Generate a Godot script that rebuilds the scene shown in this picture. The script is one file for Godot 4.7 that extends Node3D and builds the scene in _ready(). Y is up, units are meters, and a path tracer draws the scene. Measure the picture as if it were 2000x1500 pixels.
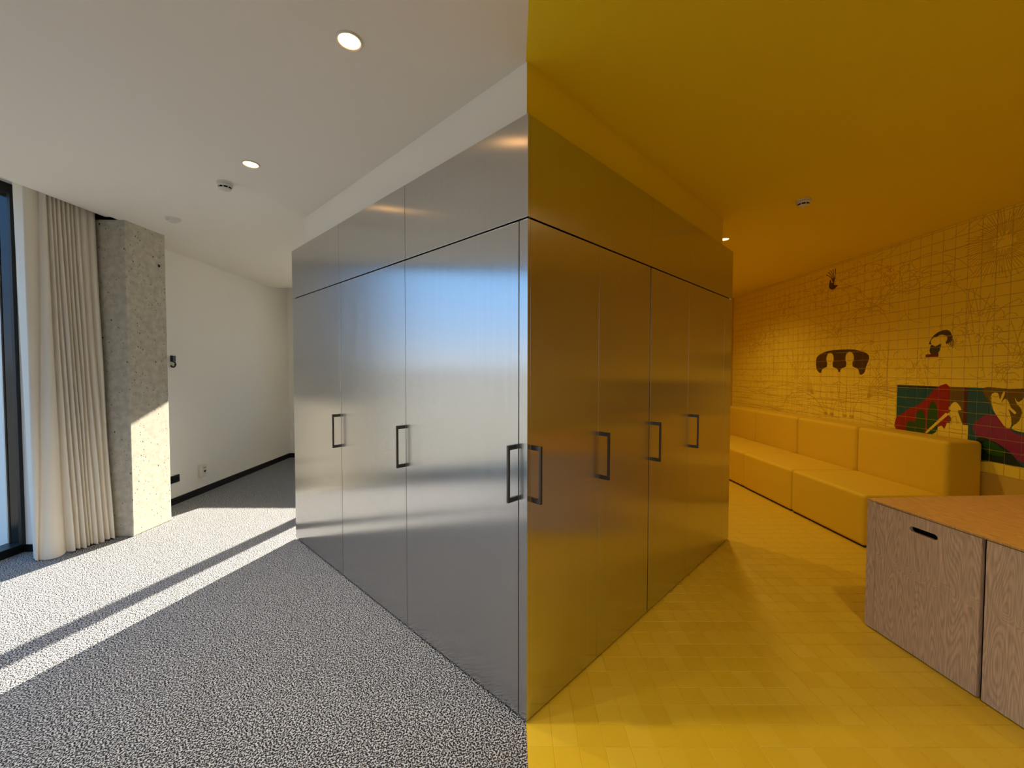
extends Node3D
# An office corner: steel wardrobes on a carpeted white room and a yellow tiled lounge.
# World: the camera stands over the origin, x to the right, y up, -z ahead, metres.

const CORNER := Vector3(0.0641, 0.0, -1.7033)      # near corner of the steel wardrobe block
const UL := Vector3(-0.71805, 0.0, -0.69599)       # along the left run, away from the corner
const UR := Vector3(0.69599, 0.0, -0.71805)        # along the right run, away from the corner
const OL := Vector3(-0.69599, 0.0, 0.71805)        # outward from the left run
const OR := Vector3(0.71805, 0.0, 0.69599)         # outward from the right run
const CEIL := 2.83
const SPLIT := 0.062                               # where white room meets yellow room
const TILE := 0.1033
const GRID_X := 0.064
const GRID_Z := -1.70
const WALL_X := 4.0
const WTZ := 0.106
const WTY := 0.098
const WTZ0 := -3.742
const WTY0 := 1.828

var used := {}
var M := {}


func _ready() -> void:
	setup_camera_and_light()
	setup_materials()
	build_floor()
	build_ceiling()
	build_walls()
	build_windows()
	build_tile_wall()
	build_column()
	build_wardrobes()
	build_sofas()
	build_counter()
	build_curtain()
	build_ceiling_fittings()
	build_wall_fittings()


# ---------------------------------------------------------------- camera, sky, sun
func setup_camera_and_light() -> void:
	var cam := Camera3D.new()
	cam.name = "camera"
	var p := 0.0311
	var roll := 0.0012
	var fwd := Vector3(0, -sin(p), -cos(p))
	var up := Vector3(0, cos(p), -sin(p))
	var right := Vector3(1, 0, 0)
	var r2 := right * cos(roll) + up * sin(roll)
	var u2 := up * cos(roll) - right * sin(roll)
	cam.transform = Transform3D(Basis(r2, u2, -fwd), Vector3(0, 1.5, 0))
	cam.fov = rad_to_deg(2.0 * atan(750.0 / 803.0))
	cam.near = 0.03
	cam.far = 400.0
	add_child(cam)

	var sm := ProceduralSkyMaterial.new()
	sm.sky_top_color = Color(0.47, 0.73, 0.985)
	sm.sky_horizon_color = Color(0.78, 0.80, 0.81)
	sm.sky_curve = 0.08
	sm.sky_energy_multiplier = 1.22
	sm.ground_bottom_color = Color(0.36, 0.34, 0.31)
	sm.ground_horizon_color = Color(0.62, 0.62, 0.60)
	sm.ground_energy_multiplier = 1.2
	var sky := Sky.new()
	sky.sky_material = sm
	var env := Environment.new()
	env.background_mode = Environment.BG_SKY
	env.sky = sky
	env.tonemap_mode = Environment.TONE_MAPPER_LINEAR
	env.tonemap_exposure = 1.5
	env.sdfgi_enabled = true
	env.ssao_enabled = true
	env.ssil_enabled = true
	var we := WorldEnvironment.new()
	we.name = "environment"
	we.environment = env
	add_child(we)

	var sun := DirectionalLight3D.new()
	sun.name = "sun"
	sun.light_color = Color(1.0, 0.95, 0.86)
	sun.light_energy = 6.4
	sun.light_angular_distance = 0.5
	sun.shadow_enabled = true
	sun.sky_mode = DirectionalLight3D.SKY_MODE_LIGHT_ONLY
	sun.basis = Basis.looking_at(Vector3(-0.245, -0.43, 1.0).normalized(), Vector3.UP)
	add_child(sun)


# ---------------------------------------------------------------- naming
func numbered(called: String) -> String:
	if not used.has(called):
		used[called] = 0
		return called
	used[called] += 1
	return "%s_%03d" % [called, used[called]]


func thing(called: String, label: String, category: String, t := Transform3D(), group := "") -> Node3D:
	var o := Node3D.new()
	o.name = numbered(called)
	o.transform = t
	add_child(o)
	tag(o, label, category, group)
	return o


func tag(o: Node, label: String, category: String, group := "") -> void:
	o.set_meta("label", label)
	o.set_meta("category", category)
	if group:
		o.set_meta("group", group)


func structure(called: String) -> Node3D:
	var o := Node3D.new()
	o.name = called
	o.set_meta("kind", "structure")
	add_child(o, true)
	return o


func mesh_obj(called: String, mesh: Mesh, mat: Material, parent: Node, t := Transform3D()) -> MeshInstance3D:
	var o := MeshInstance3D.new()
	o.name = called
	o.mesh = mesh
	o.material_override = mat
	o.transform = t
	o.cast_shadow = GeometryInstance3D.SHADOW_CASTING_SETTING_ON
	parent.add_child(o, true)
	return o


# ---------------------------------------------------------------- mesh helpers
func st_new() -> SurfaceTool:
	var st := SurfaceTool.new()
	st.begin(Mesh.PRIMITIVE_TRIANGLES)
	return st


func tri(st: SurfaceTool, a: Vector3, b: Vector3, c: Vector3, n: Vector3, ua := Vector2(), ub := Vector2(), uc := Vector2()) -> void:
	if (b - a).cross(c - a).dot(n) > 0.0:
		var t := b
		b = c
		c = t
		var tu := ub
		ub = uc
		uc = tu
	for k in 3:
		st.set_normal(n)
		st.set_uv([ua, ub, uc][k])
		st.add_vertex([a, b, c][k])


func face_uv(p: Vector3, n: Vector3) -> Vector2:
	if absf(n.y) > 0.7:
		return Vector2(p.x, p.z)
	var h := Vector3(n.z, 0, -n.x).normalized()
	return Vector2(p.dot(h), -p.y)


func quad(st: SurfaceTool, a: Vector3, b: Vector3, c: Vector3, d: Vector3, n: Vector3) -> void:
	tri(st, a, b, c, n, face_uv(a, n), face_uv(b, n), face_uv(c, n))
	tri(st, a, c, d, n, face_uv(a, n), face_uv(c, n), face_uv(d, n))


func flat_quad(st: SurfaceTool, a: Vector3, b: Vector3, c: Vector3, d: Vector3, outside: Vector3) -> void:
	var n := (b - a).cross(d - a).normalized()
	if n.dot(outside) < 0.0:
		n = -n
	quad(st, a, b, c, d, n)


func box(st: SurfaceTool, lo: Vector3, hi: Vector3) -> void:
	var x := [lo.x, hi.x]
	var y := [lo.y, hi.y]
	var z := [lo.z, hi.z]
	for s in 2:
		var sg := 1.0 if s == 1 else -1.0
		quad(st, Vector3(x[s], y[0], z[0]), Vector3(x[s], y[1], z[0]), Vector3(x[s], y[1], z[1]), Vector3(x[s], y[0], z[1]), Vector3(sg, 0, 0))
		quad(st, Vector3(x[0], y[s], z[0]), Vector3(x[1], y[s], z[0]), Vector3(x[1], y[s], z[1]), Vector3(x[0], y[s], z[1]), Vector3(0, sg, 0))
		quad(st, Vector3(x[0], y[0], z[s]), Vector3(x[1], y[0], z[s]), Vector3(x[1], y[1], z[s]), Vector3(x[0], y[1], z[s]), Vector3(0, 0, sg))


func box_mesh(lo: Vector3, hi: Vector3) -> ArrayMesh:
	var st := st_new()
	box(st, lo, hi)
	return st.commit()


# a box with rounded edges; seg arcs per edge half
func round_box(st: SurfaceTool, lo: Vector3, hi: Vector3, r: float, seg := 1) -> void:
	var c := (lo + hi) / 2.0
	var h := (hi - lo) / 2.0
	r = minf(r, minf(h.x, minf(h.y, h.z)) * 0.999)
	var inner := h - Vector3(r, r, r)
	var pos := []
	for i in seg + 1:
		pos.append([tan((-1.0 + float(i) / seg) * PI / 4.0), -1.0])
	for i in seg + 1:
		pos.append([tan(float(i) / seg * PI / 4.0), 1.0])
	var n := pos.size()
	for axis in 3:
		for sgn in [-1.0, 1.0]:
			var grid := []
			for i in n:
				var row := []
				for j in n:
					var d := Vector3()
					var s := Vector3()
					d[axis] = sgn
					s[axis] = sgn
					d[(axis + 1) % 3] = pos[i][0]
					s[(axis + 1) % 3] = pos[i][1]
					d[(axis + 2) % 3] = pos[j][0]
					s[(axis + 2) % 3] = pos[j][1]
					d = d.normalized()
					row.append([c + inner * s + d * r, d])
				grid.append(row)
			var fn := Vector3()
			fn[axis] = sgn
			for i in n - 1:
				for j in n - 1:
					var q := [grid[i][j], grid[i + 1][j], grid[i + 1][j + 1], grid[i][j + 1]]
					for t in [[0, 1, 2], [0, 2, 3]]:
						var a = q[t[0]]
						var b = q[t[1]]
						var e = q[t[2]]
						var g: Vector3 = (b[0] - a[0]).cross(e[0] - a[0])
						if g.length_squared() < 1e-16:
							continue
						if g.dot(fn) > 0.0:
							var w = b
							b = e
							e = w
						for v in [a, b, e]:
							st.set_normal(v[1])
							st.set_uv(face_uv(v[0], fn))
							st.add_vertex(v[0])


func round_box_mesh(lo: Vector3, hi: Vector3, r: float, seg := 1) -> ArrayMesh:
	var st := st_new()
	round_box(st, lo, hi, r, seg)
	return st.commit()


# vertical prism over a polygon of (x, z)
func prism(st: SurfaceTool, poly: PackedVector2Array, y0: float, y1: float) -> void:
	var idx := Geometry2D.triangulate_polygon(poly)
	for k in range(0, idx.size(), 3):
		for s in 2:
			var y := y1 if s == 1 else y0
			var n := Vector3(0, 1 if s == 1 else -1, 0)
			var p := []
			for m in 3:
				var v := poly[idx[k + m]]
				p.append(Vector3(v.x, y, v.y))
			tri(st, p[0], p[1], p[2], n, face_uv(p[0], n), face_uv(p[1], n), face_uv(p[2], n))
	var sign_ := -1.0 if Geometry2D.is_polygon_clockwise(poly) else 1.0
	for i in poly.size():
		var a := poly[i]
		var b := poly[(i + 1) % poly.size()]
		var e := (b - a).normalized()
		var n := Vector3(e.y, 0, -e.x) * sign_
		quad(st, Vector3(a.x, y0, a.y), Vector3(b.x, y0, b.y), Vector3(b.x, y1, b.y), Vector3(a.x, y1, a.y), n)


func prism_mesh(poly: PackedVector2Array, y0: float, y1: float) -> ArrayMesh:
	var st := st_new()
	prism(st, poly, y0, y1)
	return st.commit()


# profile points (radius, y) turned about y
func lathe(st: SurfaceTool, prof: Array, seg := 32, at := Vector3()) -> void:
	for k in prof.size() - 1:
		var a: Vector2 = prof[k]
		var b: Vector2 = prof[k + 1]
		var t := (b - a).normalized()
		var nr := Vector2(t.y, -t.x)
		for i in seg:
			var p := TAU * i / seg
			var q := TAU * (i + 1) / seg
			var dp := Vector3(cos(p), 0, sin(p))
			var dq := Vector3(cos(q), 0, sin(q))
			var v := [at + dp * a.x + Vector3(0, a.y, 0), at + dq * a.x + Vector3(0, a.y, 0), at + dq * b.x + Vector3(0, b.y, 0), at + dp * b.x + Vector3(0, b.y, 0)]
			var n := [dp * nr.x + Vector3(0, nr.y, 0), dq * nr.x + Vector3(0, nr.y, 0), dq * nr.x + Vector3(0, nr.y, 0), dp * nr.x + Vector3(0, nr.y, 0)]
			for tr in [[0, 1, 2], [0, 2, 3]]:
				var g: Vector3 = (v[tr[1]] - v[tr[0]]).cross(v[tr[2]] - v[tr[0]])
				if g.length_squared() < 1e-18:
					continue
				var o := [tr[0], tr[1], tr[2]]
				if g.dot(n[tr[0]] + n[tr[1]]) > 0.0:
					o = [tr[0], tr[2], tr[1]]
				for m in o:
					st.set_normal(n[m])
					st.set_uv(Vector2(float(m), 0))
					st.add_vertex(v[m])


# a rectangular or round bar swept along points, with a given cross frame
func tube(st: SurfaceTool, pts: Array, r: float, seg := 10) -> void:
	var rings := []
	for i in pts.size():
		var d: Vector3 = (pts[mini(i + 1, pts.size() - 1)] - pts[maxi(i - 1, 0)]).normalized()
		var u := d.cross(Vector3.UP if absf(d.y) < 0.9 else Vector3.RIGHT).normalized()
		var w := d.cross(u)
		var ring := []
		for k in seg:
			var a := TAU * k / seg
			var n := u * cos(a) + w * sin(a)
			ring.append([pts[i] + n * r, n])
		rings.append(ring)
	for i in pts.size() - 1:
		for k in seg:
			var q := [rings[i][k], rings[i][(k + 1) % seg], rings[i + 1][(k + 1) % seg], rings[i + 1][k]]
			for tr in [[0, 1, 2], [0, 2, 3]]:
				var a = q[tr[0]]
				var b = q[tr[1]]
				var c = q[tr[2]]
				if (b[0] - a[0]).cross(c[0] - a[0]).dot(a[1]) > 0.0:
					var w2 = b
					b = c
					c = w2
				for v in [a, b, c]:
					st.set_normal(v[1])
					st.set_uv(Vector2())
					st.add_vertex(v[0])
	for e in [0, pts.size() - 1]:
		var n: Vector3 = (pts[0] - pts[1]).normalized() if e == 0 else (pts[e] - pts[e - 1]).normalized()
		for k in seg:
			tri(st, pts[e], rings[e][k][0], rings[e][(k + 1) % seg][0], n)


# ---------------------------------------------------------------- materials
func plain(c: Color, rough := 0.7, metal := 0.0) -> StandardMaterial3D:
	var m := StandardMaterial3D.new()
	m.albedo_color = c
	m.roughness = rough
	m.metallic = metal
	return m


func noise_gray(w: int, h: int, freq: float, sd: int, type := FastNoiseLite.TYPE_SIMPLEX_SMOOTH, oct := 1) -> Image:
	var n := FastNoiseLite.new()
	n.seed = sd
	n.frequency = freq
	n.noise_type = type
	n.fractal_type = FastNoiseLite.FRACTAL_FBM if oct > 1 else FastNoiseLite.FRACTAL_NONE
	n.fractal_octaves = oct
	return n.get_seamless_image(w, h)


func setup_materials() -> void:
	M.white = plain(Color(0.96, 0.94, 0.90), 0.85)
	M.grey_wall = plain(Color(0.92, 0.915, 0.91), 0.8)
	M.yellow = plain(Color(0.94, 0.845, 0.10), 0.7)
	M.black = plain(Color(0.03, 0.03, 0.032), 0.5)
	M.sill = plain(Color(0.80, 0.80, 0.78), 0.5, 0.6)
	M.wall_grout = plain(Color(0.82, 0.68, 0.20), 0.8)
	M.plinth = plain(Color(0.16, 0.10, 0.05), 0.8)
	M.dark_gap = plain(Color(0.02, 0.02, 0.02), 0.9)
	M.frame = plain(Color(0.035, 0.036, 0.04), 0.4)
	M.frame_gloss = plain(Color(0.25, 0.26, 0.27), 0.12, 1.0)
	M.handle = plain(Color(0.36, 0.35, 0.34), 0.38, 1.0)
	M.plastic = plain(Color(0.86, 0.85, 0.82), 0.45)
	M.alu = plain(Color(0.75, 0.75, 0.73), 0.4, 0.6)
	M.tile_base = plain(Color(0.87, 0.73, 0.16), 0.75)
	M.ground = plain(Color(0.50, 0.47, 0.41), 0.9)
	M.fabric = plain(Color(0.89, 0.735, 0.05), 0.8)
	M.fabric.rim_enabled = true
	M.fabric.rim = 0.25
	M.fabric.rim_tint = 0.8
	M.fabric.heightmap_enabled = true
	M.fabric.heightmap_texture = ImageTexture.create_from_image(noise_gray(256, 256, 0.25, 21))
	M.fabric.heightmap_scale = 0.05
	M.fabric.uv1_scale = Vector3(9, 9, 1)
	M.tiles = []
	for c in [Color(0.85, 0.72, 0.17), Color(0.84, 0.71, 0.15), Color(0.855, 0.73, 0.19), Color(0.835, 0.70, 0.15)]:
		M.tiles.append(plain(c, 0.34))
	var glass := StandardMaterial3D.new()
	glass.transparency = BaseMaterial3D.TRANSPARENCY_ALPHA
	glass.albedo_color = Color(0.9, 0.95, 1.0, 0.06)
	glass.roughness = 0.0
	M.glass = glass
	M.lamp = plain(Color(1, 0.9, 0.75))
	M.lamp.emission_enabled = true
	M.lamp.emission = Color(1.0, 0.74, 0.46)
	M.lamp.emission_energy_multiplier = 5.0
	M.carpet = carpet_material()
	M.steel = steel_material()
	M.concrete = concrete_material()
	M.curtain = plain(Color(0.90, 0.875, 0.82), 0.85)
	M.curtain.rim_enabled = true
	M.curtain.rim = 0.3
	M.curtain.backlight_enabled = true
	M.curtain.backlight = Color(0.12, 0.12, 0.11)
	M.wood = wood_material(false)
	M.wood_top = wood_material(true)


func carpet_material() -> StandardMaterial3D:
	var w := 1024
	var a := noise_gray(w, w, 0.075, 3)
	var b := noise_gray(w, w, 0.16, 4)
	var big := noise_gray(w, w, 0.006, 5)
	var col := Image.create(w, w, false, Image.FORMAT_RGB8)
	var hgt := Image.create(w, w, false, Image.FORMAT_L8)
	var da := a.get_data()
	var db := b.get_data()
	var dbig := big.get_data()
	var dc := PackedByteArray()
	dc.resize(w * w * 3)
	var dh := PackedByteArray()
	dh.resize(w * w)
	for i in w * w:
		var v := (da[i] * 0.62 + db[i] * 0.38) / 255.0
		v = clampf((v - 0.33) / 0.28, 0.0, 1.0)
		var t := v * v * (3.0 - 2.0 * v)
		var l := lerpf(0.09, 0.78, t) * (0.97 + 0.06 * dbig[i] / 255.0)
		dc[i * 3] = int(255.0 * l * 0.955)
		dc[i * 3 + 1] = int(255.0 * l * 0.968)
		dc[i * 3 + 2] = int(255.0 * l)
		dh[i] = int(255.0 * t)
	col = Image.create_from_data(w, w, false, Image.FORMAT_RGB8, dc)
	hgt = Image.create_from_data(w, w, false, Image.FORMAT_L8, dh)
	var m := plain(Color(1, 1, 1), 0.95)
	m.albedo_texture = ImageTexture.create_from_image(col)
	m.heightmap_enabled = true
	m.heightmap_texture = ImageTexture.create_from_image(hgt)
	m.heightmap_scale = 0.45
	m.uv1_scale = Vector3(1.35, 1.35, 1)
	return m


func steel_material() -> StandardMaterial3D:
	var w := 1024
	var h := 256
	var rng := RandomNumberGenerator.new()
	rng.seed = 11
	var cols := []
	for i in w:
		cols.append(rng.randf())
	var fine := noise_gray(w, h, 0.5, 12).get_data()
	var slow := noise_gray(w, h, 0.01, 13).get_data()
	var d := PackedByteArray()
	d.resize(w * h * 3)
	var r := PackedByteArray()
	r.resize(w * h)
	for y in h:
		for x in w:
			var i := y * w + x
			var s: float = cols[x] * 0.5 + cols[(x + 1) % w] * 0.5
			var mixv := 0.6 * s + 0.4 * fine[i] / 255.0
			var l := 0.80 + 0.035 * (mixv - 0.5) + 0.01 * (slow[i] / 255.0 - 0.5)
			d[i * 3] = int(255.0 * l)
			d[i * 3 + 1] = int(255.0 * l * 0.998)
			d[i * 3 + 2] = int(255.0 * l * 0.99)
			r[i] = int(255.0 * (0.85 + 0.10 * (mixv - 0.5) + 0.06 * (slow[i] / 255.0 - 0.5)))
	var m := StandardMaterial3D.new()
	m.metallic = 1.0
	m.albedo_texture = ImageTexture.create_from_image(Image.create_from_data(w, h, false, Image.FORMAT_RGB8, d))
	m.roughness = 0.26
	m.roughness_texture = ImageTexture.create_from_image(Image.create_from_data(w, h, false, Image.FORMAT_L8, r))
	m.roughness_texture_channel = BaseMaterial3D.TEXTURE_CHANNEL_RED
	m.anisotropy_enabled = true
	m.anisotropy = 0.9
	m.uv1_scale = Vector3(1.6, 0.35, 1)
	return m


func concrete_material() -> StandardMaterial3D:
	var w := 1024
	var a := noise_gray(w, w, 0.012, 31, FastNoiseLite.TYPE_SIMPLEX_SMOOTH, 4).get_data()
	var b := noise_gray(w, w, 0.25, 32).get_data()
	var d := PackedByteArray()
	d.resize(w * w * 3)
	var hd := PackedByteArray()
	hd.resize(w * w)
	for i in w * w:
		var l := 0.74 + 0.13 * (a[i] / 255.0 - 0.5) + 0.05 * (b[i] / 255.0 - 0.5)
		d[i * 3] = int(255.0 * l)
		d[i * 3 + 1] = int(255.0 * l * 0.975)
		d[i * 3 + 2] = int(255.0 * l * 0.90)
		hd[i] = int(200.0 + 8.0 * (b[i] / 255.0 - 0.5) + 10.0 * (a[i] / 255.0 - 0.5))
	var rng := RandomNumberGenerator.new()
	rng.seed = 33
	for k in 260:
		var px := rng.randi_range(0, w - 1)
		var py := rng.randi_range(0, w - 1)
		var rr := rng.randf_range(1.2, 4.2) * (1.0 if rng.randf() < 0.9 else 1.7)
		var dark := rng.randf_range(0.35, 0.7)
		for y in range(int(py - rr * 1.4), int(py + rr * 1.4) + 1):
			for x in range(int(px - rr), int(px + rr) + 1):
				if Vector2((x - px), (y - py) / 1.3).length() > rr:
					continue
				var i := posmod(y, w) * w + posmod(x, w)
				for c in 3:
					d[i * 3 + c] = int(d[i * 3 + c] * dark)
				hd[i] = 90
	var m := plain(Color(1, 1, 1), 0.9)
	m.albedo_texture = ImageTexture.create_from_image(Image.create_from_data(w, w, false, Image.FORMAT_RGB8, d))
	m.heightmap_enabled = true
	m.heightmap_texture = ImageTexture.create_from_image(Image.create_from_data(w, w, false, Image.FORMAT_L8, hd))
	m.heightmap_scale = 0.5
	m.uv1_scale = Vector3(1.0, 1.0, 1)
	return m


func wood_material(top: bool) -> StandardMaterial3D:
	var w := 512
	var h := 1024
	var warp := noise_gray(w, h / 8, 0.0085, 41).get_data()
	var fib := noise_gray(w, h, 0.09, 42).get_data()
	var d := PackedByteArray()
	d.resize(w * h * 3)
	for y in h:
		for x in w:
			var i := y * w + x
			var yy := y / 8.0
			var ya := int(yy) % (h / 8)
			var yb := (ya + 1) % (h / 8)
			var q := lerpf(warp[ya * w + x], warp[yb * w + x], yy - floorf(yy)) / 255.0
			var ring := 0.5 + 0.5 * sin(q * 70.0 + 2.0 * sin(TAU * x / w) + 0.8 * sin(TAU * 3.0 * x / w))
			ring = ring * ring
			var f := fib[(y / 10 * w + x) % (w * h)] / 255.0
			var l := 1.0 - 0.10 * ring - 0.13 * (f - 0.3)
			var c := Color(0.88, 0.76, 0.61) if not top else Color(0.88, 0.68, 0.36)
			d[i * 3] = int(clampf(255.0 * c.r * l, 0, 255))
			d[i * 3 + 1] = int(clampf(255.0 * c.g * l, 0, 255))
			d[i * 3 + 2] = int(clampf(255.0 * c.b * l, 0, 255))
	var m := plain(Color(1, 1, 1), 0.55 if not top else 0.42)
	m.albedo_texture = ImageTexture.create_from_image(Image.create_from_data(w, h, false, Image.FORMAT_RGB8, d))
	m.uv1_scale = Vector3(2.1, 1.05, 1)
	return m


# ---------------------------------------------------------------- floor and ceiling
func p2(v: Vector3) -> Vector2:
	return Vector2(v.x, v.z)


func seen_at(p: Vector3) -> Vector2:
	# where a point stands in the photograph's frame, only used to pick the pieces that show largest
	var d := p - Vector3(0, 1.5, 0)
	return Vector2(1000.0 + 803.0 * d.x / -d.z, 725.0 - 803.0 * d.y / -d.z)


func build_floor() -> void:
	var fl := structure("floor")
	# the carpet runs up to the split line and to the back of the wardrobe block
	var white := PackedVector2Array([
		Vector2(SPLIT, 2.5), Vector2(SPLIT, CORNER.z - 0.05), Vector2(0.05, -2.6), Vector2(0.3, -7.1), Vector2(-4.3, -7.1), Vector2(-4.3, 2.5)])
	mesh_obj("carpet", prism_mesh(white, -0.12, 0.0), M.carpet, fl)
	var yel := PackedVector2Array([
		Vector2(SPLIT, 2.5), Vector2(4.15, 2.5), Vector2(4.15, -8.1), Vector2(0.3, -8.1), Vector2(0.3, -7.1), Vector2(0.05, -2.6), Vector2(SPLIT, CORNER.z - 0.05)])
	mesh_obj("tile_bed", prism_mesh(yel, -0.12, -0.0022), M.tile_base, fl)
	var tile := tile_mesh(TILE - 0.0028, TILE - 0.0028, 0.0045, 0.0012)
	var list := []
	for i in range(0, 38):
		for j in range(-46, 40):
			var c := Vector3(GRID_X + (i + 0.5) * TILE, 0, GRID_Z - (j + 0.5) * TILE)
			if c.z > 2.45 or c.z < -7.9 or c.x > 3.94:
				continue
			var q := c - CORNER
			if c.z < CORNER.z + 0.03 and q.dot(OR) < -0.05 and q.dot(UR) < 2.62 and c.z > -6.3:
				continue
			var s := seen_at(c) if c.z < -0.3 else Vector2(-999, 0)
			var shown := s.x > -20.0 and s.x < 2030.0 and s.y < 1540.0 and q.dot(OR) > -0.05
			if c.x > 2.16 and c.z > -2.4 and c.z < 0.0:
				shown = false
			if c.x > 3.05:
				shown = false
			list.append([c.length() if shown else 100.0 + c.length(), c])
	list.sort_custom(func(a, b): return a[0] < b[0])
	var rng := RandomNumberGenerator.new()
	rng.seed = 5
	for k in 300:
		var o := mesh_obj("tile", tile, M.tiles[rng.randi_range(0, 3)], fl, Transform3D(tilt(rng, 0.006), list[k][1]))
		o.name = "tile" if k == 0 else "tile_%03d" % k
	var mm := MultiMesh.new()
	mm.transform_format = MultiMesh.TRANSFORM_3D
	mm.mesh = tile
	mm.instance_count = list.size() - 300
	for k in range(300, list.size()):
		mm.set_instance_transform(k - 300, Transform3D(tilt(rng, 0.004), list[k][1]))
	var far := MultiMeshInstance3D.new()
	far.name = "tile_field"
	far.multimesh = mm
	far.material_override = M.tiles[0]
	far.set_meta("kind", "stuff")
	fl.add_child(far, true)


func tilt(rng: RandomNumberGenerator, a: float) -> Basis:
	return Basis(Vector3(1, 0, 0), rng.randf_range(-a, a)) * Basis(Vector3(0, 0, 1), rng.randf_range(-a, a))


# a glazed tile lying flat, its top at y = 0
func tile_mesh(w: float, l: float, t: float, b: float) -> ArrayMesh:
	var st := st_new()
	var o := [Vector2(-w / 2, -l / 2), Vector2(w / 2, -l / 2), Vector2(w / 2, l / 2), Vector2(-w / 2, l / 2)]
	var i := []
	for v in o:
		i.append(v - Vector2(signf(v.x) * b, signf(v.y) * b))
	quad(st, Vector3(i[0].x, 0, i[0].y), Vector3(i[1].x, 0, i[1].y), Vector3(i[2].x, 0, i[2].y), Vector3(i[3].x, 0, i[3].y), Vector3.UP)
	for k in 4:
		var k2 := (k + 1) % 4
		var mid: Vector2 = (o[k] + o[k2]) / 2.0
		var side := Vector3(mid.x, 0, mid.y).normalized()
		flat_quad(st, Vector3(i[k].x, 0, i[k].y), Vector3(i[k2].x, 0, i[k2].y), Vector3(o[k2].x, -b, o[k2].y), Vector3(o[k].x, -b, o[k].y), side)
		flat_quad(st, Vector3(o[k].x, -b, o[k].y), Vector3(o[k2].x, -b, o[k2].y), Vector3(o[k2].x, -t, o[k2].y), Vector3(o[k].x, -t, o[k].y), side)
	return st.commit()


func build_ceiling() -> void:
	var ce := structure("ceiling")
	var white := PackedVector2Array([
		Vector2(SPLIT - 0.004, 2.5), Vector2(SPLIT - 0.004, CORNER.z - 0.3), Vector2(0.05, -2.6), Vector2(0.3, -6.63), Vector2(-4.3, -6.63), Vector2(-4.3, -3.67), Vector2(-3.475, -3.67), Vector2(-3.475, 2.5)])
	mesh_obj("white_ceiling", prism_mesh(white, CEIL, 3.0), M.white, ce)
	var yel := PackedVector2Array([
		Vector2(SPLIT - 0.004, 2.5), Vector2(4.15, 2.5), Vector2(4.15, -8.1), Vector2(0.3, -8.1), Vector2(0.3, -6.63), Vector2(0.05, -2.6), Vector2(SPLIT - 0.004, CORNER.z - 0.3)])
	mesh_obj("yellow_ceiling", prism_mesh(yel, CEIL, 3.0), M.yellow, ce)
	mesh_obj("slot_strip", box_mesh(Vector3(-3.59, 2.856, -3.67), Vector3(-3.475, 3.0, 2.5)), M.white, ce)
	mesh_obj("roof_slab", box_mesh(Vector3(-4.3, 3.0, -8.3), Vector3(4.3, 3.2, 2.8)), M.white, ce)
	# plaster bulkheads that stand on the wardrobe block
	var cs := CORNER - 0.075 * (OL + OR)
	var el := cs + UL * 2.61
	var er := cs + UR * 2.572
	var ci := cs - 0.45 * (OL + OR)
	var b1 := structure("trim_1")
	mesh_obj("white_bulkhead", prism_mesh(PackedVector2Array([p2(cs), p2(el), p2(el - OL * 0.45), p2(ci)]), 2.50, CEIL), M.white, b1)
	var b2 := structure("trim_2")
	mesh_obj("yellow_bulkhead", prism_mesh(PackedVector2Array([p2(cs), p2(er), p2(er - OR * 0.45), p2(ci)]), 2.50, CEIL), M.yellow, b2)


# ---------------------------------------------------------------- walls
func wall_slab(a: Vector2, b: Vector2, y0: float, y1: float, thick: float, inside: Vector2) -> ArrayMesh:
	var e := (b - a).normalized()
	var n := Vector2(-e.y, e.x)
	if n.dot(inside - a) > 0.0:
		n = -n
	return prism_mesh(PackedVector2Array([a, b, b + n * thick, a + n * thick]), y0, y1)


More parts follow.
